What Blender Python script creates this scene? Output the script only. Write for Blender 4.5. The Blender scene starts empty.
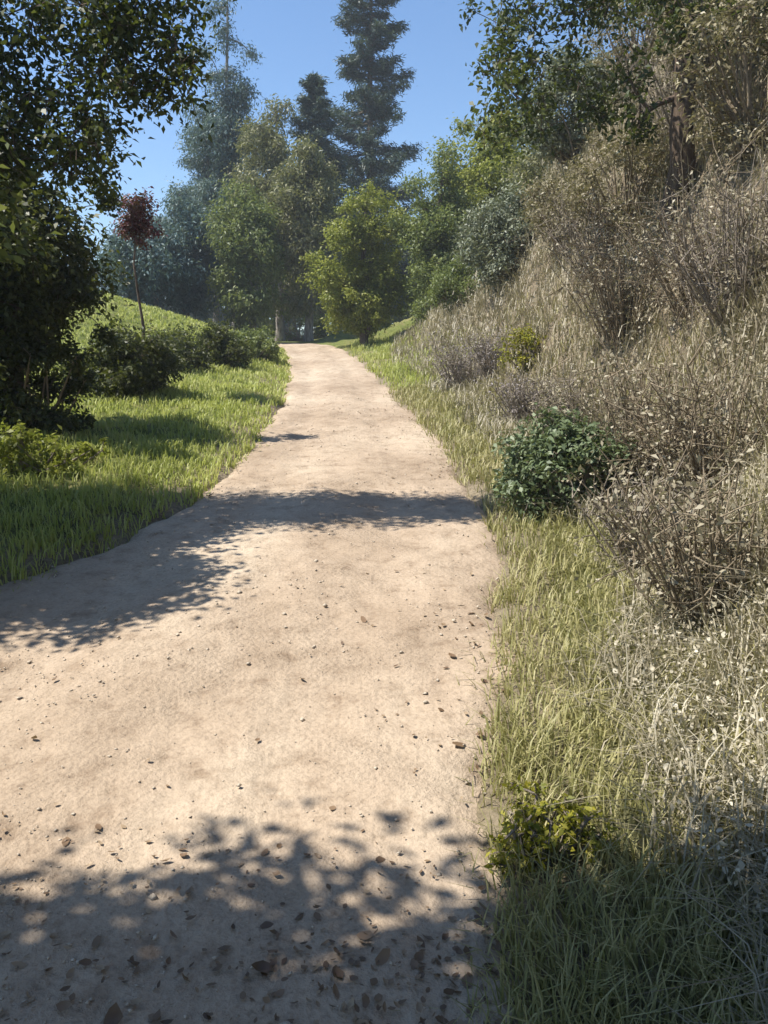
import bpy, math
import numpy as np
R = math.radians
rng = np.random.default_rng(11)
scene = bpy.context.scene
col = scene.collection

# ------------------------------------------------------------------ camera numbers
CAM_H, PITCH, F = 1.7, R(10), 823.0
def P(px, py, D):
    """World point seen at a pixel of the photograph, D metres ahead."""
    u, v = (px - 384) / F, -(py - 512) / F
    yc, zc = math.cos(PITCH) + v * math.sin(PITCH), v * math.cos(PITCH) - math.sin(PITCH)
    t = D / yc
    return np.array([u * t, D, CAM_H + zc * t])

# ------------------------------------------------------------------ noise + terrain
_tab = np.random.default_rng(5).random((256, 256))
def vnoise(x, y):
    x = np.asarray(x, float); y = np.asarray(y, float)
    xi = np.floor(x).astype(int); yi = np.floor(y).astype(int)
    fx = x - xi; fy = y - yi
    fx = fx * fx * (3 - 2 * fx); fy = fy * fy * (3 - 2 * fy)
    a = _tab[xi % 256, yi % 256]; b = _tab[(xi + 1) % 256, yi % 256]
    c = _tab[xi % 256, (yi + 1) % 256]; d = _tab[(xi + 1) % 256, (yi + 1) % 256]
    return (a * (1 - fx) + b * fx) * (1 - fy) + (c * (1 - fx) + d * fx) * fy - .5
def fbm(x, y, o=3):
    s = 0; a = 1.
    for k in range(o):
        s = s + a * vnoise(x * 2 ** k + 17 * k, y * 2 ** k + 31 * k); a *= .5
    return s
def sstep(t):
    t = np.clip(t, 0, 1); return t * t * (3 - 2 * t)

YK = [-60, -6, 0, 2, 4.2, 5.2, 6.6, 8.6, 12.4, 16.9, 20.5, 24, 27, 30, 34, 40]
RK = [-.6, -.3, .12, .36, .66, .86, .86, .74, .36, -.16, -.60, -1.12, -1.9, -3.2, -6.0, -12]
LK = [-3.2, -2.8, -2.6, -2.5, -2.5, -2.1, -1.62, -1.50, -1.62, -1.98, -2.42, -2.98, -3.9, -5.5, -8.6, -15]
_ys = np.linspace(-60, 40, 2001)
def _smooth(k):
    v = np.interp(_ys, YK, k); w = np.hanning(31); w /= w.sum()
    return np.convolve(np.pad(v, 15, mode='edge'), w, 'valid')
_rs, _ls = _smooth(RK), _smooth(LK)
def right(y): return np.interp(y, _ys, _rs)
def left(y): return np.interp(y, _ys, _ls)

def base(x, y):
    """The hillside without the path's dip."""
    x = np.asarray(x, float); y = np.asarray(y, float)
    yy = np.clip(y, -30, 200)
    z = .093 * np.minimum(yy, 25) + .045 * np.clip(yy - 25, 0, 10) - .05 * np.clip(yy - 35, 0, 60)
    dr = x - right(np.minimum(y, 30)); dl = left(np.minimum(y, 30)) - x
    H = np.interp(y, [-20, 0, 10, 14, 18, 24, 30, 40], [4.6, 4.8, 5.1, 4.9, 3.2, 1.3, .5, .2])
    verge = np.interp(y, [0, 3, 6, 10, 18], [.75, .62, .85, .85, .7])
    t = (dr - verge) / np.interp(y, [0, 14, 25], [3.3, 3.2, 3.6])
    z = z + H * (.25 * np.clip(t, 0, 1) + .75 * sstep(t)) + .10 * np.clip(dr - verge - 3.3, 0, 12)
    z = z + np.clip(dr, 0, .9) * .10
    rise = np.interp(y, [-5, 6, 12, 18, 24, 32, 48], [.14, .10, .08, .12, .29, .30, 0])
    z = z + rise * np.clip(dl, 0, 6) + np.interp(y, [0, 12, 25, 60], [.05, .02, -.06, -.10]) * np.clip(dl - 6, 0, 30)
    off = sstep(np.maximum(np.maximum(dr, dl), 0) / .6)
    bank = sstep((dr - .5) / 1.5)
    z = z + off * (.10 * fbm(x * .9, y * .9) + .05 * fbm(x * 3.1, y * 3.1)) + bank * (.5 * fbm(x * .8 + 9, y * .8) + .16 * fbm(x * 2.6, y * 2.6 + 5))
    return z
def terrain(x, y):
    inside = np.minimum(np.asarray(x) - left(np.minimum(y, 40)), right(np.minimum(y, 40)) - np.asarray(x))
    return base(x, y) - .11 * sstep(inside / .22 + .1)
def G(x, y): return float(terrain(np.array([x]), np.array([y]))[0])

# ------------------------------------------------------------------ mesh helpers
def make_mesh(name, verts, sizes, loops, mat, smooth=False):
    me = bpy.data.meshes.new(name)
    verts = np.asarray(verts, np.float32); loops = np.asarray(loops, np.int32); sizes = np.asarray(sizes, np.int32)
    me.vertices.add(len(verts)); me.vertices.foreach_set('co', verts.ravel())
    me.loops.add(len(loops)); me.loops.foreach_set('vertex_index', loops)
    st = np.concatenate([[0], np.cumsum(sizes)[:-1]]).astype(np.int32)
    me.polygons.add(len(sizes)); me.polygons.foreach_set('loop_start', st)
    if smooth: me.polygons.foreach_set('use_smooth', np.ones(len(sizes), bool))
    me.update(calc_edges=True); me.validate()
    me.materials.append(mat)
    return me
class MB:
    """Collects shapes, builds one mesh object."""
    def __init__(s): s.v = []; s.l = []; s.s = []; s.n = 0
    def add(s, v, faces):                       # faces: int array (n,k)
        f = np.asarray(faces) + s.n
        s.v.append(np.asarray(v, float)); s.l.append(f.ravel()); s.s.append(np.full(len(f), f.shape[1])); s.n += len(v)
    def build(s, name, mat, parent=None, smooth=False):
        me = make_mesh(name, np.concatenate(s.v), np.concatenate(s.s), np.concatenate(s.l), mat, smooth)
        o = bpy.data.objects.new(name, me); col.objects.link(o)
        if parent is not None: o.parent = parent
        return o
    def tube(s, pts, rad, n=8, rough=0.0, r=rng):
        pts = np.asarray(pts, float); rad = np.broadcast_to(rad, (len(pts),)).astype(float)
        t = np.gradient(pts, axis=0); t /= np.linalg.norm(t, axis=1)[:, None] + 1e-9
        ref = np.array([0.31, .95, .07]) if abs(t[:, 1].mean()) < .8 else np.array([1., 0, 0])
        a = np.cross(t, ref); a /= np.linalg.norm(a, axis=1)[:, None] + 1e-9
        b = np.cross(t, a)
        ang = np.linspace(0, 2 * np.pi, n, endpoint=False)
        rr = rad[:, None] * (1 + rough * r.normal(size=(len(pts), n)))
        v = pts[:, None] + rr[:, :, None] * (np.cos(ang)[None, :, None] * a[:, None] + np.sin(ang)[None, :, None] * b[:, None])
        i = np.arange(len(pts) - 1)[:, None] * n; j = np.arange(n)[None]; k = (j + 1) % n
        s.add(v.reshape(-1, 3), np.stack([i + j, i + k, i + n + k, i + n + j], -1).reshape(-1, 4))
    def leaves(s, c, nrm, length, width, r=rng, axis=None):
        c = np.asarray(c, float); n = len(c)
        L = np.broadcast_to(length, (n,))[:, None]; W = np.broadcast_to(width, (n,))[:, None]
        nrm = nrm / (np.linalg.norm(nrm, axis=1)[:, None] + 1e-9)
        if axis is None: axis = r.normal(size=(n, 3))
        a = axis - (axis * nrm).sum(1)[:, None] * nrm; a /= np.linalg.norm(a, axis=1)[:, None] + 1e-9
        b = np.cross(nrm, a); fold = nrm * W * r.uniform(.05, .3, (n, 1))
        v = np.stack([c - a * L * .5, c - a * L * .05 + b * W * .5 + fold, c + a * L * .5 - nrm * L * .12, c - a * L * .05 - b * W * .5 + fold], 1)
        s.add(v.reshape(-1, 3), np.arange(4 * n).reshape(n, 4))
    def round_leaves(s, c, nrm, length, width, curl, r=rng):
        c = np.asarray(c, float); n = len(c)
        L = np.broadcast_to(length, (n,))[:, None]; W = np.broadcast_to(width, (n,))[:, None]; K = np.broadcast_to(curl, (n,))[:, None]
        nrm = nrm / (np.linalg.norm(nrm, axis=1)[:, None] + 1e-9); a = r.normal(size=(n, 3))
        a = a - (a * nrm).sum(1)[:, None] * nrm; a /= np.linalg.norm(a, axis=1)[:, None] + 1e-9; b = np.cross(nrm, a)
        out = []
        for t, w in ((-.5, 0), (-.28, .36), (.05, .5), (.32, .3), (.5, 0), (.32, -.3), (.05, -.5), (-.28, -.36)):
            wj = w * r.uniform(.75, 1.2, (n, 1)); out.append(c + a * L * t + b * W * wj + nrm * L * K * (t * t * 1.6 + wj * wj * .9))
        for t in (-.28, .05, .32): out.append(c + a * L * t + nrm * L * K * t * t * 1.6)
        v = np.stack(out, 1).reshape(-1, 3); k = np.arange(n)[:, None] * 11; base_n = s.n
        s.add(v, np.concatenate([np.concatenate([k + i for i in q], 1) for q in ((1, 2, 9, 8), (2, 3, 10, 9), (8, 9, 6, 7), (9, 10, 5, 6))]))
        f = np.concatenate([np.concatenate([k + i for i in q], 1) for q in ((0, 1, 8), (0, 8, 7), (3, 4, 10), (10, 4, 5))]) + base_n
        s.l.append(f.ravel()); s.s.append(np.full(len(f), 3))
    def blades(s, p, h, w, lean, r=rng):
        """Grass blades of five points each, bent over."""
        n = len(p); th = r.uniform(0, 2 * np.pi, n); d = np.stack([np.cos(th), np.sin(th), 0 * th], 1)
        side = np.stack([-d[:, 1], d[:, 0], 0 * th], 1)
        h = np.broadcast_to(h, (n,))[:, None]; w = np.broadcast_to(w, (n,))[:, None]; lean = np.broadcast_to(lean, (n,))[:, None]
        up = np.array([0, 0, 1.])
        m = p + up * h * .55 + d * h * lean * .3; t = p + up * h * (1 - .35 * lean) + d * h * lean
        v = np.stack([p - side * w * .5, p + side * w * .5, m + side * w * .38, m - side * w * .38, t], 1).reshape(-1, 3)
        k = np.arange(n)[:, None] * 5
        s.add(v, np.concatenate([k + 0, k + 1, k + 2, k + 3], 1))
        f = np.concatenate([k + 3, k + 2, k + 4], 1) + (s.n - len(v))
        s.l.append(f.ravel()); s.s.append(np.full(n, 3))

# ------------------------------------------------------------------ materials
def nodes(name):
    m = bpy.data.materials.new(name); m.use_nodes = True
    nt = m.node_tree; nt.nodes.clear()
    return m, nt, nt.nodes, nt.links
def ramp(N, stops):
    r = N.new('ShaderNodeValToRGB'); e = r.color_ramp.elements
    e[0].position, e[0].color = stops[0][0], (*stops[0][1], 1)
    e[1].position, e[1].color = stops[-1][0], (*stops[-1][1], 1)
    for p, c in stops[1:-1]:
        q = e.new(p); q.color = (*c, 1)
    return r
def noise(N, L, vec, scale, detail=4, rough=.55):
    n = N.new('ShaderNodeTexNoise'); n.inputs['Scale'].default_value = scale
    n.inputs['Detail'].default_value = detail; n.inputs['Roughness'].default_value = rough
    L.new(vec, n.inputs['Vector']); return n.outputs['Fac']
def mixc(N, L, f, a, b, mode='MIX'):
    m = N.new('ShaderNodeMix'); m.data_type = 'RGBA'; m.blend_type = mode
    for s, v in ((m.inputs[0], f), (m.inputs[6], a), (m.inputs[7], b)):
        if isinstance(v, (float, int)): s.default_value = v
        elif isinstance(v, tuple): s.default_value = (*v, 1)
        else: L.new(v, s)
    return m.outputs[2]
def leaf_mat(name, c0, c1, c2, transl=.3, rough=.5):
    """Three leaf tones dealt out leaf by leaf, patches of one tone over the plant."""
    m, nt, N, L = nodes(name)
    g = N.new('ShaderNodeNewGeometry'); tc = N.new('ShaderNodeTexCoord')
    r = ramp(N, [(0, c0), (.5, c1), (1, c2)])
    f = noise(N, L, tc.outputs['Object'], 1.1, 2)
    a = N.new('ShaderNodeMath'); a.operation = 'MULTIPLY_ADD'
    L.new(g.outputs['Random Per Island'], a.inputs[0]); a.inputs[1].default_value = .75
    b = N.new('ShaderNodeMath'); b.operation = 'MULTIPLY_ADD'
    L.new(f, b.inputs[0]); b.inputs[1].default_value = 1.1; b.inputs[2].default_value = -.42
    L.new(b.outputs[0], a.inputs[2]); L.new(a.outputs[0], r.inputs[0])
    p = N.new('ShaderNodeBsdfPrincipled'); p.inputs['Roughness'].default_value = rough
    p.inputs['Specular IOR Level'].default_value = .35
    L.new(r.outputs[0], p.inputs['Base Color'])
    t = N.new('ShaderNodeBsdfTranslucent'); L.new(mixc(N, L, .35, r.outputs[0], (.25, .3, .03)), t.inputs['Color'])
    if transl > 0:
        mx = N.new('ShaderNodeMixShader'); mx.inputs[0].default_value = transl
        L.new(p.outputs[0], mx.inputs[1]); L.new(t.outputs[0], mx.inputs[2]); out = mx.outputs[0]
    else: out = p.outputs[0]
    o = N.new('ShaderNodeOutputMaterial'); L.new(out, o.inputs[0])
    return m
def bark_mat(name, c0, c1, scale=9):
    m, nt, N, L = nodes(name)
    tc = N.new('ShaderNodeTexCoord'); mp = N.new('ShaderNodeMapping'); mp.inputs['Scale'].default_value = (1, 1, .22)
    L.new(tc.outputs['Object'], mp.inputs[0])
    f = noise(N, L, mp.outputs[0], scale * 2.2, 6, .65)
    r = ramp(N, [(.32, c0), (.66, c1)]); L.new(f, r.inputs[0])
    p = N.new('ShaderNodeBsdfPrincipled'); p.inputs['Roughness'].default_value = .92; p.inputs['Specular IOR Level'].default_value = .15
    L.new(r.outputs[0], p.inputs['Base Color'])
    b = N.new('ShaderNodeBump'); b.inputs['Strength'].default_value = .8; b.inputs['Distance'].default_value = .03
    L.new(f, b.inputs['Height']); L.new(b.outputs[0], p.inputs['Normal'])
    o = N.new('ShaderNodeOutputMaterial'); L.new(p.outputs[0], o.inputs[0])
    return m
def dirt_mat():
    m, nt, N, L = nodes('pale_dirt')
    tc = N.new('ShaderNodeTexCoord'); V = tc.outputs['Object']
    mp = N.new('ShaderNodeMapping'); mp.inputs['Scale'].default_value = (1, .55, 1); L.new(V, mp.inputs[0])
    big = noise(N, L, mp.outputs[0], .9, 4, .6); mid = noise(N, L, V, 7, 5, .65); fine = noise(N, L, V, 55, 4, .7)
    r1 = ramp(N, [(.3, (.31, .235, .165)), (.5, (.42, .33, .24)), (.72, (.50, .41, .305))]); L.new(big, r1.inputs[0])
    r2 = ramp(N, [(.28, (.55, .50, .46)), (.46, (.95, .94, .93)), (.7, (1.1, 1.1, 1.1))]); L.new(mid, r2.inputs[0])
    r3 = ramp(N, [(.25, (.62, .6, .58)), (.5, (1, 1, 1)), (.8, (1.15, 1.13, 1.1))]); L.new(fine, r3.inputs[0])
    c = mixc(N, L, .8, r1.outputs[0], r2.outputs[0], 'MULTIPLY'); c = mixc(N, L, .8, c, r3.outputs[0], 'MULTIPLY')
    vo = N.new('ShaderNodeTexVoronoi'); vo.inputs['Scale'].default_value = 38; L.new(V, vo.inputs['Vector'])
    p = N.new('ShaderNodeBsdfPrincipled'); p.inputs['Roughness'].default_value = .95; p.inputs['Specular IOR Level'].default_value = .1
    L.new(c, p.inputs['Base Color'])
    h = N.new('ShaderNodeMath'); h.operation = 'ADD'; L.new(mid, h.inputs[0])
    h2 = N.new('ShaderNodeMath'); h2.operation = 'MULTIPLY_ADD'; L.new(fine, h2.inputs[0]); h2.inputs[1].default_value = .35
    h3 = N.new('ShaderNodeMath'); h3.operation = 'MULTIPLY'; L.new(vo.outputs['Distance'], h3.inputs[0]); h3.inputs[1].default_value = -.12
    L.new(h3.outputs[0], h2.inputs[2]); tr = noise(N, L, mp.outputs[0], 3.2, 3, .5); h4 = N.new('ShaderNodeMath'); h4.operation = 'MULTIPLY_ADD'; L.new(tr, h4.inputs[0]); h4.inputs[1].default_value = 1.6; hm = N.new('ShaderNodeMath'); hm.operation = 'MULTIPLY'; L.new(h2.outputs[0], hm.inputs[0])
    rm = ramp(N, [(.35, (.05, .05, .05)), (.62, (1.6, 1.6, 1.6))]); L.new(noise(N, L, V, 1.7, 5, .65), rm.inputs[0]); L.new(rm.outputs[0], hm.inputs[1])
    L.new(hm.outputs[0], h4.inputs[2]); L.new(h4.outputs[0], h.inputs[1])
    b = N.new('ShaderNodeBump'); b.inputs['Strength'].default_value = .7; b.inputs['Distance'].default_value = .035
    L.new(h.outputs[0], b.inputs['Height']); L.new(b.outputs[0], p.inputs['Normal'])
    o = N.new('ShaderNodeOutputMaterial'); L.new(p.outputs[0], o.inputs[0])
    return m
def soil_mat():
    m, nt, N, L = nodes('hillside_soil')
    tc = N.new('ShaderNodeTexCoord'); V = tc.outputs['Object']
    at = N.new('ShaderNodeAttribute'); at.attribute_name = 'dry'
    a = noise(N, L, V, 2.2, 5, .6); f = noise(N, L, V, 28, 5, .7)
    rd = ramp(N, [(.3, (.18, .14, .095)), (.5, (.29, .235, .16)), (.7, (.38, .31, .215))]); L.new(a, rd.inputs[0])
    rg = ramp(N, [(.3, (.11, .14, .035)), (.52, (.20, .22, .065)), (.72, (.30, .26, .12))]); L.new(a, rg.inputs[0])
    c = mixc(N, L, at.outputs['Fac'], rg.outputs[0], rd.outputs[0])
    r3 = ramp(N, [(.3, (.5, .5, .5)), (.55, (1, 1, 1)), (.75, (1.25, 1.25, 1.2))]); L.new(f, r3.inputs[0])
    c = mixc(N, L, .9, c, r3.outputs[0], 'MULTIPLY')
    p = N.new('ShaderNodeBsdfPrincipled'); p.inputs['Roughness'].default_value = .95; p.inputs['Specular IOR Level'].default_value = .1
    L.new(c, p.inputs['Base Color'])
    b = N.new('ShaderNodeBump'); b.inputs['Strength'].default_value = .9; b.inputs['Distance'].default_value = .06
    L.new(f, b.inputs['Height']); L.new(b.outputs[0], p.inputs['Normal'])
    o = N.new('ShaderNodeOutputMaterial'); L.new(p.outputs[0], o.inputs[0])
    return m
M = dict(
    dirt=dirt_mat(), soil=soil_mat(),
    oak=leaf_mat('dark_oak_leaf', (.028, .038, .010), (.055, .068, .018), (.12, .125, .035)),
    lacy=leaf_mat('overhang_leaf', (.022, .040, .010), (.045, .065, .016), (.10, .115, .03)),
    bright=leaf_mat('bright_leaf', (.12, .15, .022), (.25, .275, .045), (.40, .40, .09), .42),
    mid=leaf_mat('mid_leaf', (.085, .12, .035), (.165, .205, .06), (.27, .30, .105), .35),
    grey=leaf_mat('grey_green_leaf', (.13, .15, .10), (.22, .245, .165), (.34, .35, .25), .2),
    shrub=leaf_mat('dark_shrub_leaf', (.075, .105, .05), (.14, .185, .085), (.24, .28, .16), .2),
    blue=leaf_mat('blue_green_leaf', (.05, .10, .105), (.10, .165, .165), (.17, .24, .22), .2),
    needle=leaf_mat('conifer_needle', (.022, .048, .042), (.045, .08, .068), (.085, .125, .10), .15),
    olive=leaf_mat('olive_leaf', (.11, .115, .05), (.20, .20, .09), (.32, .30, .16)),
    red=leaf_mat('dark_red_leaf', (.05, .006, .012), (.10, .012, .022), (.16, .03, .04), .2),
    yellow=leaf_mat('yellow_green_leaf', (.13, .15, .015), (.26, .25, .025), (.42, .36, .04)),
    dead=leaf_mat('dead_stalk', (.16, .135, .085), (.30, .26, .175), (.48, .43, .31), .15),
    scrub=leaf_mat('scrub_leaf', (.15, .125, .07), (.29, .25, .15), (.45, .40, .26), .2),
    lilac=leaf_mat('greyish_dry_leaf', (.18, .155, .15), (.27, .235, .225), (.36, .32, .29), .1),
    grass=leaf_mat('green_grass', (.27, .32, .065), (.46, .50, .13), (.60, .59, .23), .42),
    lush=leaf_mat('verge_grass', (.22, .22, .07), (.38, .35, .15), (.54, .48, .25), .3),
    straw=leaf_mat('dry_grass', (.22, .185, .12), (.36, .315, .215), (.54, .49, .37), .2),
    pale_leaf=leaf_mat('pale_dry_leaf', (.16, .13, .08), (.42, .37, .27), (.66, .61, .48), .15),
    litter=leaf_mat('fallen_leaf', (.10, .06, .035), (.22, .14, .08), (.40, .30, .19), .1),
    bark=bark_mat('brown_bark', (.05, .035, .025), (.20, .15, .11)),
    paleb=bark_mat('pale_bark', (.10, .085, .07), (.34, .31, .27), 6),
    twig=bark_mat('grey_twig', (.16, .13, .10), (.36, .31, .25), 20),
    brush=bark_mat('brown_twig', (.15, .12, .08), (.37, .30, .21), 20),
    stone=bark_mat('pebble_stone', (.38, .31, .23), (.66, .57, .45), 12),
)

def tag(o, label=None, cat=None, group=None, kind=None):
    for k, v in (('label', label), ('category', cat), ('group', group), ('kind', kind)):
        if v: o[k] = v
    return o
def empty(name, loc):
    o = bpy.data.objects.new(name, None); col.objects.link(o); o.location = [float(q) for q in loc]; o.empty_display_size = .3
    return o
def dup(root, loc, rotz, scale, label, group):
    r = root.copy(); col.objects.link(r); r.location = [float(q) for q in loc]; r.rotation_euler = (0, 0, rotz)
    r.scale = scale if isinstance(scale, tuple) else (scale,) * 3
    r['label'] = label; r['group'] = group
    for ch in list(root.children):
        c = ch.copy(); col.objects.link(c); c.parent = r
    return r

# ------------------------------------------------------------------ plants
def clump_leaves(mb, c, rad, n, size, r, aspect=.5, droop=.2, spread=.32):
    """Leaves set along twigs that radiate from a clump's centre."""
    k = max(3, n // 14)
    d = r.normal(size=(k, 3)); d /= np.linalg.norm(d, axis=1)[:, None]
    d *= r.uniform(.55, 1.1, (k, 1)); d[:, 2] -= droop * .5
    w = r.integers(0, k, n); t = r.uniform(.25, 1.0, (n, 1)) ** .7
    rr = np.asarray(rad) * np.ones(3)
    p = c + (d[w] * t + r.normal(size=(n, 3)) * spread * .5) * rr
    nrm = r.normal(size=(n, 3)) * .7 + np.array([0, 0, .75]) + d[w] * .5
    L = size * r.uniform(.6, 1.35, n)
    mb.leaves(p, nrm, L, L * aspect, r, axis=d[w] + r.normal(size=(n, 3)) * .6 + np.array([0, 0, -droop]))
    return d * rr
def tree(name, label, cat, loc, trunk_pts, trunk_r, clumps, per, size, leaf, bark, seed, group=None, aspect=.5,
         droop=.2, limb=.3, twigs=5, crown_name='crown', sides=9, spread=.32):
    """trunk_pts and clumps are relative to loc; clumps = [(centre, radii), ...]."""
    r = np.random.default_rng(seed)
    e = empty(name, loc); tag(e, label, cat, group)
    tp = np.asarray(trunk_pts, float); s = np.linspace(0, len(tp) - 1, 14)
    path = np.stack([np.interp(s, range(len(tp)), tp[:, i]) for i in range(3)], 1)
    path[1:-1] += r.normal(size=(12, 3)) * trunk_r * np.array([.25, .25, .1])
    rad = trunk_r * np.interp(np.linspace(0, 1, 14), [0, .06, .2, 1], [1.45, 1.1, 1.0, .28])
    tb = MB(); tb.tube(path, rad, sides, .06, r)
    cb = MB()
    mr = np.mean([np.mean(np.asarray(q[1]) * np.ones(3)) for q in clumps]); clumps = list(clumps) + [(path[13] + np.array([0, 0, .3 * mr]), mr), (path[12], mr), (path[11] + np.array([.4 * mr, 0, 0]), mr)]
    nodes_ = [(path[i], rad[i]) for i in range(4, 14)]
    order = sorted(clumps, key=lambda q: min(np.linalg.norm(path[4:] - np.asarray(q[0]), axis=1)))
    for c, rr in order:
        c = np.asarray(c, float); rr = np.asarray(rr, float) * np.ones(3)
        ds = [np.linalg.norm(a - c) + .5 * max(0, a[2] - c[2]) + (.0 if k < 10 else .12) for k, (a, _) in enumerate(nodes_)]
        a, ra = nodes_[int(np.argmin(ds))]; ln = np.linalg.norm(c - a)
        m = (a + c) / 2 + r.normal(size=3) * .14 * ln + np.array([0, 0, .10 * ln])
        q = np.linspace(0, 1, 6)[:, None]; line = (1 - q) ** 2 * a + 2 * q * (1 - q) * m + q * q * c
        r0 = min(ra * .7, trunk_r * limb + .006); r1 = max(r0 * .5, .004)
        tb.tube(line, np.linspace(r0, r1, 6), 6, .05, r)
        nodes_.append((line[3], r0 * .8)); nodes_.append((c, r1))
        vol = (rr[0] * rr[1] * rr[2]) ** (2 / 3)
        d = clump_leaves(cb, c, rr, int(per * vol), size, r, aspect, droop, spread)
        for k in range(min(twigs, len(d))):
            tb.tube([c, c + d[k] * .5 + r.normal(size=3) * .03, c + d[k] * .95], [min(r1, .012), .004, .002], 3)
    tb.build('trunk', bark, e, True); cb.build(crown_name, leaf, e)
    return e
def crown_clumps(r, centre, radii, n, rc, shell=.55):
    out = []
    for k in range(n):
        d = r.normal(size=3); d /= np.linalg.norm(d); q = r.uniform(shell, 1)
        out.append((np.asarray(centre) + d * q * np.asarray(radii), rc * r.uniform(.65, 1.3) * np.array([1, 1, .8])))
    return out
def shrub(name, label, cat, loc, radii, n, rc, per, size, leaf, seed, stem='twig', group=None, aspect=.5, lift=1.0, foliage='foliage', spread=.32):
    """Round plant branching from the ground; centre of its body lies radii.z*lift above loc."""
    r = np.random.default_rng(seed)
    e = empty(name, loc); tag(e, label, cat, group)
    rx, ry, rz = radii; cb = MB(); tb = MB()
    for k in range(n):
        d = r.normal(size=3); d /= np.linalg.norm(d); q = r.uniform(.35, 1) ** .6
        c = np.array([0, 0, rz * lift]) + d * q * np.array(radii); c[2] = max(c[2], rc * .4)
        rr = rc * r.uniform(.6, 1.35) * np.ones(3); rr[2] *= .85
        dd = clump_leaves(cb, c, rr, int(per * rr[0] ** 2), size, r, aspect, .1, spread)
        a = np.array([r.normal() * rx * .12, r.normal() * ry * .12, -.05])
        tb.tube([a, (a + c) / 2 + np.array([0, 0, -.05 * rz]) + r.normal(size=3) * .05 * rx, c], [.012 + .012 * rz, .010 + .006 * rz, .006], 5)
        for j in range(3): tb.tube([c, c + dd[j % len(dd)]], [.006, .002], 3)
    tb.build('stems', M[stem], e, True); cb.build(foliage, leaf, e)
    return e
def conifer(name, label, cat, loc, h, w, leaf, bark, seed, group=None, n=60, per=150, size=.5, h0=.12):
    r = np.random.default_rng(seed); e = empty(name, loc); tag(e, label, cat, group)
    tb = MB(); z = np.linspace(-.3, h, 12); off = np.cumsum(r.normal(size=(12, 2)) * .05, 0)
    path = np.concatenate([off, z[:, None]], 1); tb.tube(path, np.linspace(h * .018, .02, 12), 8, .05, r)
    cb = MB()
    for k in range(n):
        t = h0 + (1 - h0) * (k + r.uniform(0, 1)) / n
        a = np.array([np.interp(t * h, z, path[:, 0]), np.interp(t * h, z, path[:, 1]), t * h])
        th = k * 2.4 + r.normal() * .5
        Lb = w * (1 - t) ** .75 * r.uniform(.45, 1.15) * min(1, .45 + t * 3) + .25
        d = np.array([np.cos(th), np.sin(th), r.uniform(-.15, .35) - .1])
        tip = a + d * Lb + np.array([0, 0, .12 * Lb])
        m = a + d * Lb * .55 - np.array([0, 0, .1 * Lb])
        tb.tube([a, m, tip], [.05 + .01 * Lb, .03, .01], 5)
        cnt = int(per * (.4 + Lb / w)); q = r.uniform(.15, 1.05, (cnt, 1))
        p = (1 - q) ** 2 * a + 2 * q * (1 - q) * m + q * q * tip + r.normal(size=(cnt, 3)) * np.array([.22, .22, .16]) * (.4 + .25 * Lb)
        nrm = r.normal(size=(cnt, 3)) * .6 + np.array([0, 0, .8])
        s = size * r.uniform(.5, 1.3, cnt)
        cb.leaves(p, nrm, s, s * .2, r, axis=d + r.normal(size=(cnt, 3)) * .55 + np.array([0, 0, -.25]))
    tb.build('trunk', bark, e, True); cb.build('crown', leaf, e)
    return e
def dead_brush(name, label, loc, rad, h, n, mat, seed, lean=(0, 0), group=None, leaf=None, nleaf=0):
    """Bare dry stems, each with side twigs."""
    r = np.random.default_rng(seed); e = empty(name, loc); tag(e, label, 'dry bush', group); tb = MB(); pts = []
    for k in range(n):
        th = r.uniform(0, 2 * np.pi); sp = r.uniform(.1, 1) * rad
        a = np.array([np.cos(th) * sp * .3, np.sin(th) * sp * .3, -.08])
        t = np.array([np.cos(th) * sp + lean[0], np.sin(th) * sp + lean[1], h * r.uniform(.5, 1.05)])
        m = (a + t) / 2 + r.normal(size=3) * .1 * h; m[2] += .06 * h
        q = np.linspace(0, 1, 5)[:, None]; line = (1 - q) ** 2 * a + 2 * q * (1 - q) * m + q * q * t
        tb.tube(line, np.linspace(.009, .003, 5), 4)
        for j in range(5):
            s = line[r.integers(1, 5)]; o = r.normal(size=3) * .2 * h + np.array([0, 0, .06])
            tb.tube([s, s + o * .5 + r.normal(size=3) * .02, s + o], [.005, .004, .002], 3); pts.append(s + o * .7); pts.append(s + o)
    tb.build('stems', mat, e)
    if leaf:
        pts = np.array(pts); w = r.integers(0, len(pts), nleaf); p = pts[w] + r.normal(size=(nleaf, 3)) * .05 * h
        cb = MB(); L = r.uniform(.015, .045, nleaf); cb.leaves(p, r.normal(size=(nleaf, 3)), L, L * .5, r); cb.build('foliage', leaf, e)
    return e

# ------------------------------------------------------------------ the setting
def axis(lo, d0, d1, step, hi, g=1.13):
    a = list(np.arange(d0, d1 + step, step)); s = step; b = []
    x = d0
    while x > lo: s *= g; x -= s; b.append(x)
    s = step; x = a[-1]; c = []
    while x < hi: s *= g; x += s; c.append(x)
    return np.array(b[::-1] + a + c)
def grid_object(name, X, Y, Z, mat):
    ny, nx = X.shape; v = np.stack([X, Y, Z], -1).reshape(-1, 3)
    i = np.arange(ny - 1)[:, None] * nx; j = np.arange(nx - 1)[None]
    f = np.stack([i + j, i + j + 1, i + nx + j + 1, i + nx + j], -1).reshape(-1, 4)
    mb = MB(); mb.add(v, f); return mb.build(name, mat, None, True)
gx, gy = axis(-165, -5.5, 7, .11, 165), axis(-50, -3, 28, .15, 168)
X, Y = np.meshgrid(gx, gy); Z = terrain(X, Y)
ground = tag(grid_object('ground', X, Y, Z, M['soil']), kind='structure')
dry = sstep((X - right(np.minimum(Y, 40)) - .25 + fbm(X * 1.3, Y * 1.3) * .9) / 1.0)
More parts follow.
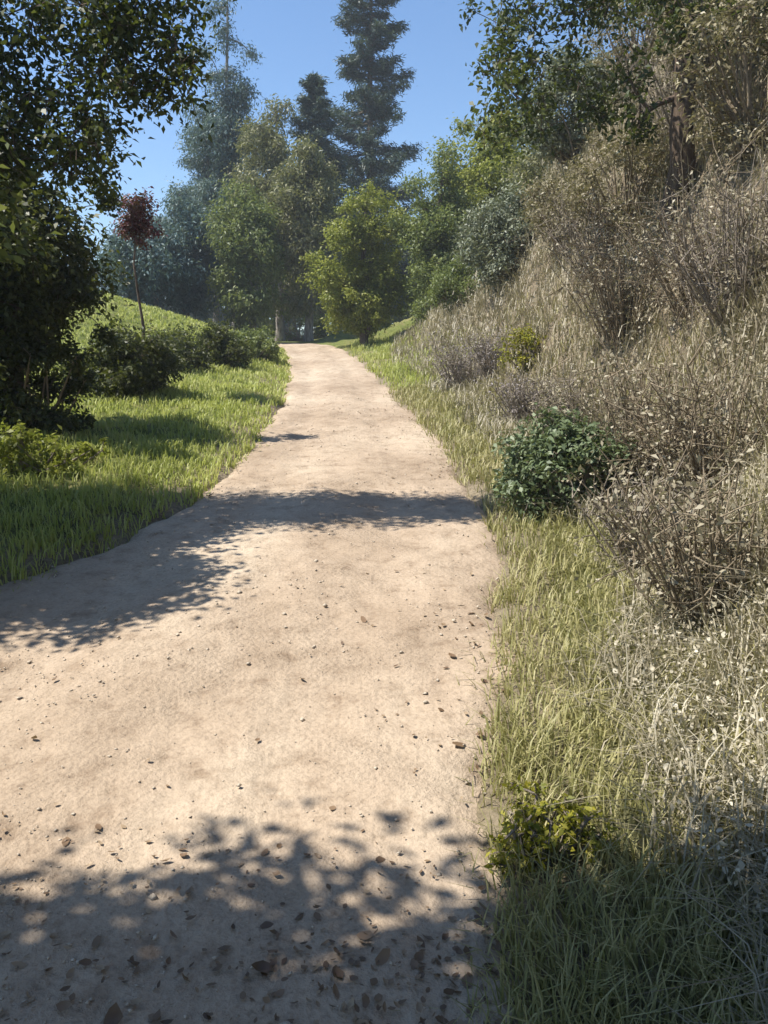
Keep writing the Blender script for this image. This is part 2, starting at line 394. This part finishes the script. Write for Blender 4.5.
ed = np.minimum(np.abs(X - right(np.minimum(Y, 40))), np.abs(X - left(np.minimum(Y, 40))))
dry = np.maximum(dry, 1 - sstep(ed / .7)) * (Y < 45)
dry = dry * (1 - sstep((Y - 19) / 6))
at_ = ground.data.attributes.new('dry', 'FLOAT', 'POINT'); at_.data.foreach_set('value', dry.ravel().astype(np.float32))

py = np.concatenate([np.arange(-6, 12, .06), np.arange(12, 39, .15)]); pu = np.linspace(-.18, 1.18, 56)
PY, PU = np.meshgrid(py, pu, indexing='ij'); wl, wr = left(PY), right(PY)
PX = wl + (wr - wl) * PU
ins = np.minimum(PU, 1 - PU) * (wr - wl) - .02 + .24 * fbm(PX * 1.1 + 3, PY * 1.1) + .09 * fbm(PX * 5, PY * 5)
rut = -.028 * np.exp(-((PU - .27) / .09) ** 2) - .022 * np.exp(-((PU - .72) / .09) ** 2)
PZ = base(PX, PY) - .012 + .012 * sstep(ins / .5) + rut + .030 * fbm(PX * 1.6, PY * 1.2) + .012 * fbm(PX * 7, PY * 7, 2) - .085 * (1 - sstep(ins / .16 + .5))
path_o = tag(grid_object('dirt_path', PX, PY, PZ, M['dirt']), kind='structure')

# far hills round the valley
ha = np.linspace(R(-100), R(100), 160); hr = np.array([112, 120, 130, 140, 150, 160.])
HA, HR = np.meshgrid(ha, hr); ht = np.array([-14, 2, 8, 12, 15, 13.])[:, None] * (1 + .5 * fbm(HA * 5, HR * .01)) 
m_h, nt, N, L = nodes('wooded_hill'); tc = N.new('ShaderNodeTexCoord'); f = noise(N, L, tc.outputs['Object'], .3, 6, .7)
rr_ = ramp(N, [(.35, (.035, .06, .045)), (.6, (.07, .10, .06))]); L.new(f, rr_.inputs[0]); p_ = N.new('ShaderNodeBsdfPrincipled'); p_.inputs['Roughness'].default_value = 1
L.new(rr_.outputs[0], p_.inputs['Base Color']); o_ = N.new('ShaderNodeOutputMaterial'); L.new(p_.outputs[0], o_.inputs[0])
tag(grid_object('hills', HR * np.sin(HA), HR * np.cos(HA), ht - 6, m_h), kind='structure')

# ------------------------------------------------------------------ grass, pebbles, litter
def scatter(n, x0, x1, y0, y1, dens, r):
    x = r.uniform(x0, x1, n); y = y0 * (y1 / y0) ** r.uniform(0, 1, n) if y0 > 0 else r.uniform(y0, y1, n)
    k = r.uniform(0, 1, n) < dens(x, y); x, y = x[k], y[k]
    return np.stack([x, y, terrain(x, y) - .01], 1)
def tuft(p, k, s, r):
    q = np.repeat(p, k, 0) + r.normal(size=(len(p) * k, 3)) * np.array([s, s, 0]); q[:, 2] = terrain(q[:, 0], q[:, 1]) - .01
    return q
r = np.random.default_rng(21)
def wob(x, y): return .35 * fbm(x * 1.2 + 3, y * 1.2)
# left side: short green grass
g = MB()
p = scatter(26000, -9, 0, 2.0, 27, lambda x, y: ((left(y) - x + wob(x, y) * .75 + .18 * fbm(x * 4, y * 4) > -.14) & (x > -.62 * y - 1.2)).astype(float), r)
p = tuft(p, 6, .05, r); D = p[:, 1]
g.blades(p, r.uniform(.05, .15, len(p)) * (1 + .3 * vnoise(p[:, 0], p[:, 1])), .005 + .0011 * D, r.uniform(.2, .9, len(p)), r)
p = tuft(scatter(700, -.9, 2, 14, 26, lambda x, y: ((x - right(y) > -.05) & (x - right(y) < 1.6)).astype(float), r), 10, .07, r)
g.blades(p, r.uniform(.08, .25, len(p)), .018, r.uniform(.2, .9, len(p)), r)
tag(g.build('green_grass', M['grass']), 'short green grass covering the bank left of the path', 'grass', kind='stuff')
# right verge
g = MB()
def dv(x, y):
    d = x - right(y); return np.where((d + wob(x, y) * .75 + .18 * fbm(x * 4, y * 4) > -.10) & (d < 1.9), np.clip(1.35 - d * .5, .1, 1), 0)
p = tuft(scatter(17000, 0, 4, 1.0, 14, dv, r), 5, .05, r)
g.blades(p, r.uniform(.05, .20, len(p)), .0045 + .0008 * p[:, 1], r.uniform(.2, 1.0, len(p)), r)
tag(g.build('verge_grass', M['lush']), 'yellowish green grass on the verge right of the path', 'grass', kind='stuff')
# dry bank
g = MB()
def db(x, y):
    d = x - right(y); return np.where((d + wob(x, y) > .55) & (d < 6), 1., 0)
p = tuft(scatter(16000, .3, 7.5, 1.0, 24, db, r), 8, .07, r)
g.blades(p, r.uniform(.10, .38, len(p)), .0045 + .0009 * p[:, 1], r.uniform(.3, 1.3, len(p)), r)
tag(g.build('dry_grass', M['straw']), 'dry straw coloured grass covering the steep bank', 'grass', kind='stuff')
# dead stalks and twigs tangled over the bank
g = MB()
def ds(x, y):
    d = x - right(y); return np.where((d + wob(x, y) > 1.25) & (d < 6), np.clip(.45 + 1.5 * fbm(x * .7 + 2, y * .7), .06, 1), 0)
p = scatter(15000, .8, 7.5, 2.6, 21, ds, r); D = p[:, 1]; n = len(p); hgt = r.uniform(.25, .75, n); w_ = .005 + .0008 * D
g.blades(p, hgt, w_, r.uniform(.1, .9, n), r)
for k in range(4):
    q = p + np.array([0, 0, 1.]) * (hgt * r.uniform(.25, .85, n))[:, None] + r.normal(size=(n, 3)) * np.array([.07, .07, 0])
    g.blades(q, r.uniform(.08, .25, n), w_ * .8, r.uniform(.5, 1.6, n), r)
    L_ = r.uniform(.02, .05, n) * (.7 + .05 * D); g.leaves(q + r.normal(size=(n, 3)) * .05, r.normal(size=(n, 3)), L_, L_ * .45, r)
tag(g.build('undergrowth', M['dead']), 'grey brown tangle of dead stalks and dry leaves covering the bank', 'undergrowth', kind='stuff')
# pebbles
g = MB(); ico = np.array([[1, 0, 0], [-1, 0, 0], [0, 1, 0], [0, -1, 0], [0, 0, 1], [0, 0, -1.]])
icf = np.array([[0, 2, 4], [2, 1, 4], [1, 3, 4], [3, 0, 4], [2, 0, 5], [1, 2, 5], [3, 1, 5], [0, 3, 5]])
def path_pts(n, y0, y1, edge, r):
    y = y0 * (y1 / y0) ** r.uniform(0, 1, n); u = r.uniform(0, 1, n)
    u = np.where(r.uniform(0, 1, n) < edge, np.where(r.uniform(0, 1, n) < .6, 1 - np.abs(r.normal(size=n)) * .14, np.abs(r.normal(size=n)) * .12), u)
    x = left(y) + (right(y) - left(y)) * u
    i = np.clip(np.searchsorted(py, y), 1, len(py) - 1); j = np.clip(np.round((u + .18) / 1.36 * 55).astype(int), 0, 55)
    return np.stack([x, y, PZ[i, j]], 1)
pp = path_pts(15000, 1.4, 14, .25, r)
pp = pp[r.uniform(0, 1, len(pp)) < .12 + 1.4 * np.clip(fbm(pp[:, 0] * 1.3, pp[:, 1] * 1.3) + .08, 0, .5)]
for q in pp:
    s = r.gamma(1.3, .0022) * r.uniform(.7, 1.2) + .0022; v = ico * (s * r.uniform(.6, 1.3, 3)) * np.array([1, 1, .6]); a = r.uniform(0, 6.3)
    v = v + r.normal(size=v.shape) * s * .15
    v = np.stack([v[:, 0] * math.cos(a) - v[:, 1] * math.sin(a), v[:, 0] * math.sin(a) + v[:, 1] * math.cos(a), v[:, 2]], 1)
    g.add(v + q + np.array([0, 0, s * .15]), icf)
tag(g.build('pebbles', M['stone'], None, False), 'small pale pebbles scattered over the dirt path', 'pebbles', kind='stuff')
# litter, packed densely at the near end to deepen the shadow there
g = MB(); pp = path_pts(5200, 1.2, 14, .5, r)
pp = pp[r.uniform(0, 1, len(pp)) < np.where(pp[:, 1] < 2.0, .7, .025 + 1.0 * np.clip(fbm(pp[:, 0] * .9 + 4, pp[:, 1] * .9) - .16, 0, .6))]
n = len(pp); Ls = .012 + r.gamma(2, .008, n)
g.round_leaves(pp + np.array([0, 0, .004]), np.array([0, 0, 1.]) + r.normal(size=(n, 3)) * .25, Ls, Ls * r.uniform(.35, .75, n), r.uniform(-.1, .7, n), r)
y = r.uniform(1.35, 2.45, 5200); x = left(y) + (right(y) - left(y)) * r.uniform(0, 1, 5200); k = r.uniform(0, 1, 5200) < .12 + 1.5 * np.clip(fbm(x * 1.6 + 8, y * 2.6) + .12, 0, .6) * np.clip((2.15 - y) * 2, 0, 1); x, y = x[k], y[k]  # extra leaves, thinning out past the shaded near end, stand in for deeper shade
i = np.clip(np.searchsorted(py, y), 1, len(py) - 1); j = np.clip(np.round(((x - left(y)) / (right(y) - left(y)) + .18) / 1.36 * 55).astype(int), 0, 55); n = len(x); Ls = .008 + r.gamma(2, .006, n)
g.round_leaves(np.stack([x, y, PZ[i, j] + .004], 1), np.array([0, 0, 1.]) + r.normal(size=(n, 3)) * .22, Ls, Ls * r.uniform(.3, .75, n), r.uniform(-.1, .7, n), r)
tag(g.build('fallen_leaves', M['litter']), 'brown fallen leaves along the path edges, added thickly at the near end to darken its shadow', 'leaf litter', kind='stuff')

g = MB(); p = scatter(26000, .5, 3.2, 1.5, 4.6, lambda x, y: ((x - right(y) + wob(x, y) > .55) & (x - right(y) < 2.2)).astype(float), r); n = len(p); Ls = np.minimum(.008 + r.gamma(2, .006, n), .026)
g.round_leaves(p + np.array([0, 0, 1.]) * r.uniform(.03, .2, (n, 1)), r.normal(size=(n, 3)) + np.array([-.3, 0, .6]), Ls, Ls * r.uniform(.35, .8, n), r.uniform(-.2, .8, n), r)
tag(g.build('dry_leaves', M['pale_leaf']), 'pale dry leaves caught in the straw low on the right bank', 'leaf litter', kind='stuff')

# ------------------------------------------------------------------ left side trees
def gl(x, y): return np.array([x, y, G(x, y) - .05])
rs = np.random.default_rng(3)
# dense dark oak at the left edge of the picture
L0 = gl(-4.05, 9.0)
cl = crown_clumps(rs, (-.15, 0, 1.65), (1.02, .9, 1.7), 125, .36, .2)
cl = [(c, q * rs.uniform(.5, 1.25)) for c, q in cl if c[2] > .25]
for k in range(26):
    a = rs.uniform(0, 6.3); cl.append((np.array([-.15 + 1.25 * math.cos(a), 1.15 * math.sin(a), rs.uniform(.6, 3.4)]), rs.uniform(.14, .26)))
tree('oak_tree', 'dense dark oak with foliage down to the ground at the left edge', 'tree', L0,
     [(0, 0, -.1), (.1, -.1, 1.0), (.05, -.1, 2.0), (0, 0, 3.2)], .14, cl, 4600, .075, M['oak'], M['bark'], 41, spread=.5)
# tall tree whose branches hang into the top left corner, its trunk left of the frame
T1 = gl(-5.3, 6.25)
cl = []
for k in range(135):
    u = rs.uniform(-90, 190); q = P(u, rs.uniform(-90, 95 if u > 110 else 165), rs.uniform(6.0, 6.65)); cl.append((q - T1, rs.uniform(.16, .34)))
cl += crown_clumps(rs, (-.8, .2, 6.2), (1.3, .9, 1.0), 14, .5)
tree('overhanging_tree', 'slender tree with lacy branches hanging into the top left corner', 'tree', T1,
     [(0, 0, -.1), (.1, 0, 1.6), (.25, 0, 3.2), (.6, .1, 5.6)], .15, cl, 1500, .06, M['lacy'], M['bark'], 42, limb=.22, spread=.5)
# shade tree beside the camera
T2 = gl(-5.4, .66)
cl = []
while len(cl) < 430:
    u = rs.uniform(-1, 1, 3)
    if (np.abs(u) ** 3).sum() < 1: cl.append((np.array([2.4 + 4.5 * u[0], -.45 + 1.75 * u[1] - .11 * 4.5 * u[0], 3.9 + .85 * u[2]]), rs.uniform(.32, .58) * np.array([1, 1, .8])))
tree('shade_tree', 'broad tree beside the viewer that shades the near end of the path', 'tree', T2,
     [(0, 0, -.1), (.2, 0, 1.4), (.7, .0, 2.6), (1.3, -.1, 3.6)], .2, cl, 1500, .11, M['oak'], M['bark'], 43, spread=.5)
# bushy tree just outside the frame shading the grass on the left
T3 = gl(-3.85, 5.0)
cl = crown_clumps(rs, (-.15, .1, 2.3), (1.35, 1.45, 1.0), 190, .42, .2)
tree('bushy_tree', 'low bushy tree shading the grass and the left edge of the path', 'tree', T3,
     [(0, 0, -.1), (.05, 0, .8), (0, .1, 1.4), (0, .1, 2.4)], .10, cl, 2600, .085, M['mid'], M['bark'], 44, spread=.5)

shrub('oak_sucker', 'dark leafy suckers growing round the trunk of the oak', 'shrub', gl(-3.75, 8.8), (.75, .5, .55), 44, .24, 3600, .065, M['oak'], 151, lift=.9, stem='brush')
# light leafy plants under the oak, dark shrubs behind the grass bank
q = P(45, 480, 7.3)
shrub('leafy_shrub', 'light green leafy shrub at the foot of the dark oak', 'shrub', gl(q[0], 7.3), (.55, .4, .2), 24, .16, 3000, .06, M['bright'], 51, lift=.9)
for px, D, sx, sz, key, lab, sd in ((120, 12.2, .8, .52, 'oak', 'low dark shrub hiding the foot of the red leaved tree', 153), (300, 34, 1.7, .9, 'mid', 'low green thicket under the trees where the path disappears', 154), (150, 15.5, .95, .40, 'oak', 'low dark shrub behind the grass bank beside the oak', 52), (205, 17, .95, .40, 'oak', 'low dark shrub in the middle behind the grass bank', 53),
                                    (250, 19, .7, .42, 'mid', 'low green shrub beside the bend of the path', 54)):
    x = P(px, 330, D)[0]
    shrub('low_shrub', lab, 'shrub', gl(x, D), (sx, .7, sz), 44, .30, 2800, .07, M[key], sd, group='low shrubs behind the grass bank', lift=.8)
x = P(134, 214, 12.5)
c = gl(x[0], 12.5); hz = x[2] - c[2]
tree('red_leaved_tree', 'small dark red leaved tree showing beside the oak', 'tree', c, [(0, 0, -.1), (.05, 0, hz * .4), (-.03, 0, hz * .7), (0, 0, hz)], .026,
     crown_clumps(rs, (.05, 0, hz - .1), (.42, .4, .35), 22, .2, .2), 3200, .055, M['red'], M['bark'], 55, spread=.45)

# ------------------------------------------------------------------ middle distance
def top_z(py, D): return P(384, py, D)[2]
c0 = gl(P(362, 0, 24)[0], 24.)
H0 = top_z(172, 24) - c0[2]
tree('round_tree', 'round olive green tree with dark base where the path bends', 'tree', c0,
     [(0, 0, -.1), (.1, 0, .8), (0, 0, 1.8), (.1, 0, H0 * .8)], .12, [(c * np.array([1, 1, 1]), q) for c, q in crown_clumps(rs, (0, 0, H0 * .5), (1.4, 1.4, H0 * .47), 70, .42, .2) if c[2] > .2] + crown_clumps(rs, (0, 0, H0 * .26), (1.35, 1.3, H0 * .2), 38, .4, .3),
     2600, .085, M['bright'], M['bark'], 61)
c1 = gl(P(440, 0, 23)[0], 23.)
H1 = top_z(150, 23) - c1[2]
tree('green_tree', 'green tree with ragged top right of the round tree', 'tree', c1,
     [(0, 0, -.1), (.05, 0, .9), (0, 0, 2), (.1, 0, H1 * .85)], .12, [q for q in crown_clumps(rs, (0, 0, H1 * .5), (1.1, 1.1, H1 * .48), 74, .45, .2) if q[0][2] > .2], 2200, .085, M['mid'], M['bark'], 62)
# tall conifer against the sky
D = 40.; c = gl(P(366, 0, D)[0], D)
conifer('tall_conifer', 'tallest dark conifer against the sky behind the round tree', 'conifer', c, top_z(-70, D) - c[2], 3.7, M['needle'], M['bark'], 63, n=110, per=620, size=.27)
D = 37.; c = gl(P(318, 0, D)[0], D)
conifer('small_conifer', 'shorter dark conifer on the left of the tallest conifer', 'conifer', c, top_z(75, D) - c[2], 2.2, M['needle'], M['bark'], 64, n=80, per=520, size=.25)
# eucalyptus-like trees with pale trunks
for px, py, D, rx, key, lab, sd in ((226, -20, 36, 1.7, 'blue', 'tall thin blue green tree with pale trunk left of the conifers', 65),
                                    (272, 95, 33, 1.7, 'olive', 'olive green tree with pale trunk between the thin tree and conifers', 66),
                                    (170, 190, 30, 1.5, 'blue', 'short blue green tree with pale trunk beneath the gap of sky', 67),
                                    (203, 118, 39, 1.6, 'blue', 'blue green tree behind the tall thin tree and beside the sky gap', 167), (303, 140, 30, 1.5, 'olive', 'olive green tree in front of the shorter conifer', 168),
                                    (240, 190, 29, 1.15, 'mid', 'mid green tree in front of the olive tree and the thin tree', 169), (135, 225, 28, 1.3, 'blue', 'low blue green tree behind the red leaved tree', 170)):
    x = P(px, 0, D)[0]; c = gl(x, D); h = top_z(py, D) - c[2]
    cl = crown_clumps(rs, (0, 0, h * .57), (rx, rx, h * .45), 84, .62, .25)
    tree('pale_trunk_tree', lab, 'tree', c, [(0, 0, -.1), (.15, 0, h * .3), (-.1, 0, h * .55), (.05, 0, h * .93)], .15, cl, 1000, .15, M[key], M['paleb'], sd, aspect=.35, droop=.5, spread=.45)
# ragged trees above the grey bushes on the right
for px, py, D, rx, key, lab, sd in ((505, 110, 25, 1.7, 'bright', 'bright green tree rising behind the ragged green tree', 68),
                                    (585, 128, 22, 1.7, 'olive', 'olive tree at the top of the bank behind the grey bushes', 69)):
    x = P(px, 0, D)[0]; c = gl(x, D); h = top_z(py, D) - c[2]
    cl = crown_clumps(rs, (0, 0, h * .6), (rx, rx, h * .46), 85, .55, .2)
    tree('hillside_tree', lab, 'tree', c, [(0, 0, -.1), (.1, 0, h * .3), (0, 0, h * .55), (.05, 0, h * .9)], .15, cl, 1500, .11, M[key], M['bark'], sd, spread=.45)

# treeline beyond the crest
proto = []
for k, key in enumerate(('blue', 'needle', 'mid')):
    r2 = np.random.default_rng(80 + k); h = 10.
    e = tree('treeline_tree', '', 'tree', (0, 0, 0), [(0, 0, -.3), (.1, 0, 3), (-.1, 0, 5.5), (0, 0, 9)], .2,
             crown_clumps(r2, (0, 0, 5.6), (2.7, 2.7, 4.0), 64, 1.05, .25), 330, .27, M[key], M['paleb'] if k == 0 else M['bark'], 90 + k, twigs=3)
    proto.append(e)
LAB = {0: 'hazy blue green tree', 1: 'dark blue tree', 2: 'green tree'}
spots = [(20, 0, 60, 1.0, 'far behind the oak at the left edge'), (75, 1, 66, 1.0, 'far behind the oak beside the red shrub'),
         (118, 0, 56, .85, 'far left of the sky gap above the red shrub'), (160, 1, 70, .8, 'far below the gap of sky on the left'),
         (200, 0, 58, .8, 'far behind the thin pale trunk tree'), (245, 1, 62, 1.1, 'far behind the olive pale trunk tree'),
         (290, 0, 64, 1.15, 'far left behind the shorter conifer'), (335, 2, 52, .9, 'behind the trunk of the tallest conifer'),
         (385, 2, 58, .95, 'right behind the round tree at the bend'), (420, 0, 66, .95, 'far below the main patch of sky'),
         (455, 2, 54, 1.0, 'behind the ragged green tree'), (500, 1, 60, 1.2, 'far behind the hillside trees'),
         (550, 2, 50, 1.15, 'behind the grey bushes on the bank'), (610, 1, 55, 1.3, 'far behind the olive tree on the bank')]
used = set()
for px, k, D, s, where in spots:
    c = gl(P(px, 250, D)[0], D); lab = LAB[k] + ' ' + where
    if k not in used:
        used.add(k); e = proto[k]; e.location = [float(v) for v in c]; e.scale = (s,) * 3; e['label'] = lab; e['group'] = 'trees beyond the crest of the path'
    else: dup(proto[k], c, rs.uniform(0, 6.3), (s * rs.uniform(.85, 1.15), s * rs.uniform(.85, 1.15), s), lab, 'trees beyond the crest of the path')

# ------------------------------------------------------------------ right bank
for px, D, rx, rz, key, lab, sd in ((520, 15.0, .85, .72, 'grey', 'grey green bush on the bank nearer the path', 71), (585, 14.0, .95, .8, 'grey', 'larger grey green bush higher on the bank', 72),
                                    (470, 19, .8, .6, 'mid', 'small green bush at the foot of the bank past the grey bushes', 73)):
    x = P(px, 0, D)[0]
    shrub('bank_bush', lab, 'bush', gl(x, D), (rx, .8, rz), 64, .32, 3000, .07, M[key], sd, group='bushes on the right bank', aspect=.4)
x = P(582, 0, 6.1)[0]
shrub('round_shrub', 'round dark green shrub on the verge at the foot of the bank', 'shrub', gl(x, 6.1), (.40, .40, .40), 80, .18, 4200, .05, M['shrub'], 74, lift=.95)
x = P(541, 0, 11)[0]
shrub('flowering_shrub', 'small bright yellow green shrub on the bank above the round shrub', 'shrub', gl(x, 11.), (.34, .3, .26), 26, .15, 3000, .05, M['yellow'], 75)
for px, D, rad, h, mt, lf, lab, sd in ((470, 13, .5, .7, 'twig', 'lilac', 'grey dry bush at the path edge below the grey green bush', 76), (545, 9.6, .4, .5, 'twig', 'lilac', 'grey dry bush between yellow shrub and round shrub', 77),
                                       (505, 12.2, .35, .6, 'twig', 'lilac', 'grey dry bush just behind the yellow green shrub', 78),
                                       (660, 6.2, .6, .9, 'brush', 'straw', 'tangled brown bush behind the round shrub', 79), (740, 5.2, .6, .9, 'brush', 'straw', 'tangled brown bush at the right edge of the bank', 80),
                                       (640, 8.5, .7, 1.0, 'brush', 'straw', 'tangled brown bush under the leaning trunk', 81), (720, 7.6, .7, 1.0, 'brush', 'straw', 'tangled brown bush high on the bank', 82),
                                       (610, 10.5, .7, .9, 'twig', 'straw', 'pale tangled bush below the larger grey green bush', 83), (755, 3.6, .4, .6, 'brush', 'straw', 'dry twiggy bush low at the right edge', 84),
                                       (690, 10.2, .8, 1.0, 'twig', 'straw', 'pale tangled bush beside the base of the leaning trunk', 85), (755, 9.5, .8, 1.0, 'brush', 'straw', 'tangled brown bush at the top of the bank by the edge', 86),
                                       (590, 8.2, .45, .6, 'twig', 'straw', 'pale dry bush just above the round shrub', 87), (690, 4.6, .4, .55, 'twig', 'straw', 'pale dry bush low on the bank among straw', 88),
                                       (760, 6.6, .6, .9, 'twig', 'straw', 'pale dry bush between the brown bushes at the right edge', 89)):
    x = P(px, 0, D)[0]
    dead_brush('dry_bush', lab, gl(x, D), rad, h, 64, M[mt], sd, (-.12, 0), 'dry bushes on the right bank', M[lf], 1800)
# the tree on the bank, its branches across the top right
T5 = gl(P(690, 0, 9.0)[0], 9.0)
cl = []
for k in range(80):
    q = P(rs.uniform(468, 640), rs.uniform(-70, 135), rs.uniform(8.3, 9.6)); cl.append((q - T5, rs.uniform(.16, .34)))
for k in range(34):
    q = P(rs.uniform(640, 800), rs.uniform(-160, 35), rs.uniform(8.3, 9.8)); cl.append((q - T5, rs.uniform(.22, .40)))
tree('leaning_tree', 'brown trunked tree on the bank with branches across the top right', 'tree', T5,
     [(0, 0, -.2), (-.02, 0, 1.2), (.1, .1, 2.6), (-.1, .2, 4.2)], 0.125, cl, 1150, .07, M['lacy'], M['bark'], 46, limb=.25, spread=.5)
for px, D, rx, rz, lab, sd in ((580, 12.2, .6, .6, 'brown olive scrub at the edge of the bank beside the grey green bushes', 177), (648, 12.5, .9, .8, 'brown olive scrub on the bank behind and left of the trunk', 171), (640, 10.2, .7, .6, 'brown olive scrub lower on the bank left of the trunk', 172),
                               (735, 9.8, .9, .8, 'brown olive scrub on the bank right of the trunk', 173), (770, 8.0, .8, .7, 'brown olive scrub at the right edge below the tree', 174),
                               (720, 12.5, 1.0, .9, 'brown olive scrub on the crest of the bank behind the trunk', 175)):
    x = P(px, 0, D)[0]
    shrub('bank_scrub', lab, 'scrub', gl(x, D), (rx, .8, rz), 60, .26, 1900, .055, M['scrub'], sd, stem='brush', group='brown scrub high on the bank', aspect=.4)
x = P(574, 0, 2.33)[0]
shrub('weed', 'vivid yellow green weed at the path edge beside the near shadow', 'weed', gl(x, 2.33), (.19, .15, .11), 46, .07, 6500, .026, M['yellow'], 176)

# air between here and the far trees
hz = MB(); bx = np.array([[x, y, z] for z in (-45, 24) for y in (-80, 190) for x in (-215, 215)], float)
hz.add(bx, np.array([[0, 2, 3, 1], [4, 5, 7, 6], [0, 1, 5, 4], [2, 6, 7, 3], [0, 4, 6, 2], [1, 3, 7, 5]]))
m, nt, N, L = nodes('air'); pv = N.new('ShaderNodeVolumePrincipled'); pv.inputs['Color'].default_value = (.86, .92, 1, 1); pv.inputs['Density'].default_value = .0016
o_ = N.new('ShaderNodeOutputMaterial'); L.new(pv.outputs[0], o_.inputs['Volume'])
tag(hz.build('haze', m), kind='stuff')

# ------------------------------------------------------------------ camera, light, look
cam = bpy.data.cameras.new('camera'); co = bpy.data.objects.new('camera', cam); col.objects.link(co)
co.location = (0, 0, CAM_H); co.rotation_euler = (R(90) - PITCH, 0, 0)
cam.sensor_fit = 'VERTICAL'; cam.sensor_height = 24; cam.lens = 24 * F / 1024; cam.clip_end = 2000
scene.camera = co
ELEV, BACK = R(58), R(4)            # sun on the left, a little behind the viewer
to_sun = np.array([-math.cos(ELEV) * math.cos(BACK), -math.cos(ELEV) * math.sin(BACK), math.sin(ELEV)])
sl = bpy.data.lights.new('sun', 'SUN'); so = bpy.data.objects.new('sun', sl); col.objects.link(so)
sl.energy = 4.3; sl.angle = R(.53); sl.color = (1, .95, .87)
from mathutils import Vector
so.rotation_euler = Vector([float(-v) for v in to_sun]).to_track_quat('-Z', 'Y').to_euler(); so.location = (-8, -2, 12)
w = bpy.data.worlds.new('World'); scene.world = w; w.use_nodes = True
nt = w.node_tree; bg = nt.nodes['Background']; sky = nt.nodes.new('ShaderNodeTexSky'); sky.sky_type = 'NISHITA'; sky.sun_disc = False
sky.sun_elevation = ELEV; sky.sun_rotation = math.atan2(to_sun[0], to_sun[1]); sky.air_density = 1.0; sky.dust_density = .3; sky.ozone_density = 4.0
hs = nt.nodes.new('ShaderNodeHueSaturation'); hs.inputs['Saturation'].default_value = 1.08; nt.links.new(sky.outputs[0], hs.inputs['Color']); nt.links.new(hs.outputs[0], bg.inputs[0]); bg.inputs[1].default_value = .10
scene.view_settings.view_transform = 'Standard'; scene.view_settings.look = 'None'; scene.view_settings.gamma = 1; scene.view_settings.exposure = .93
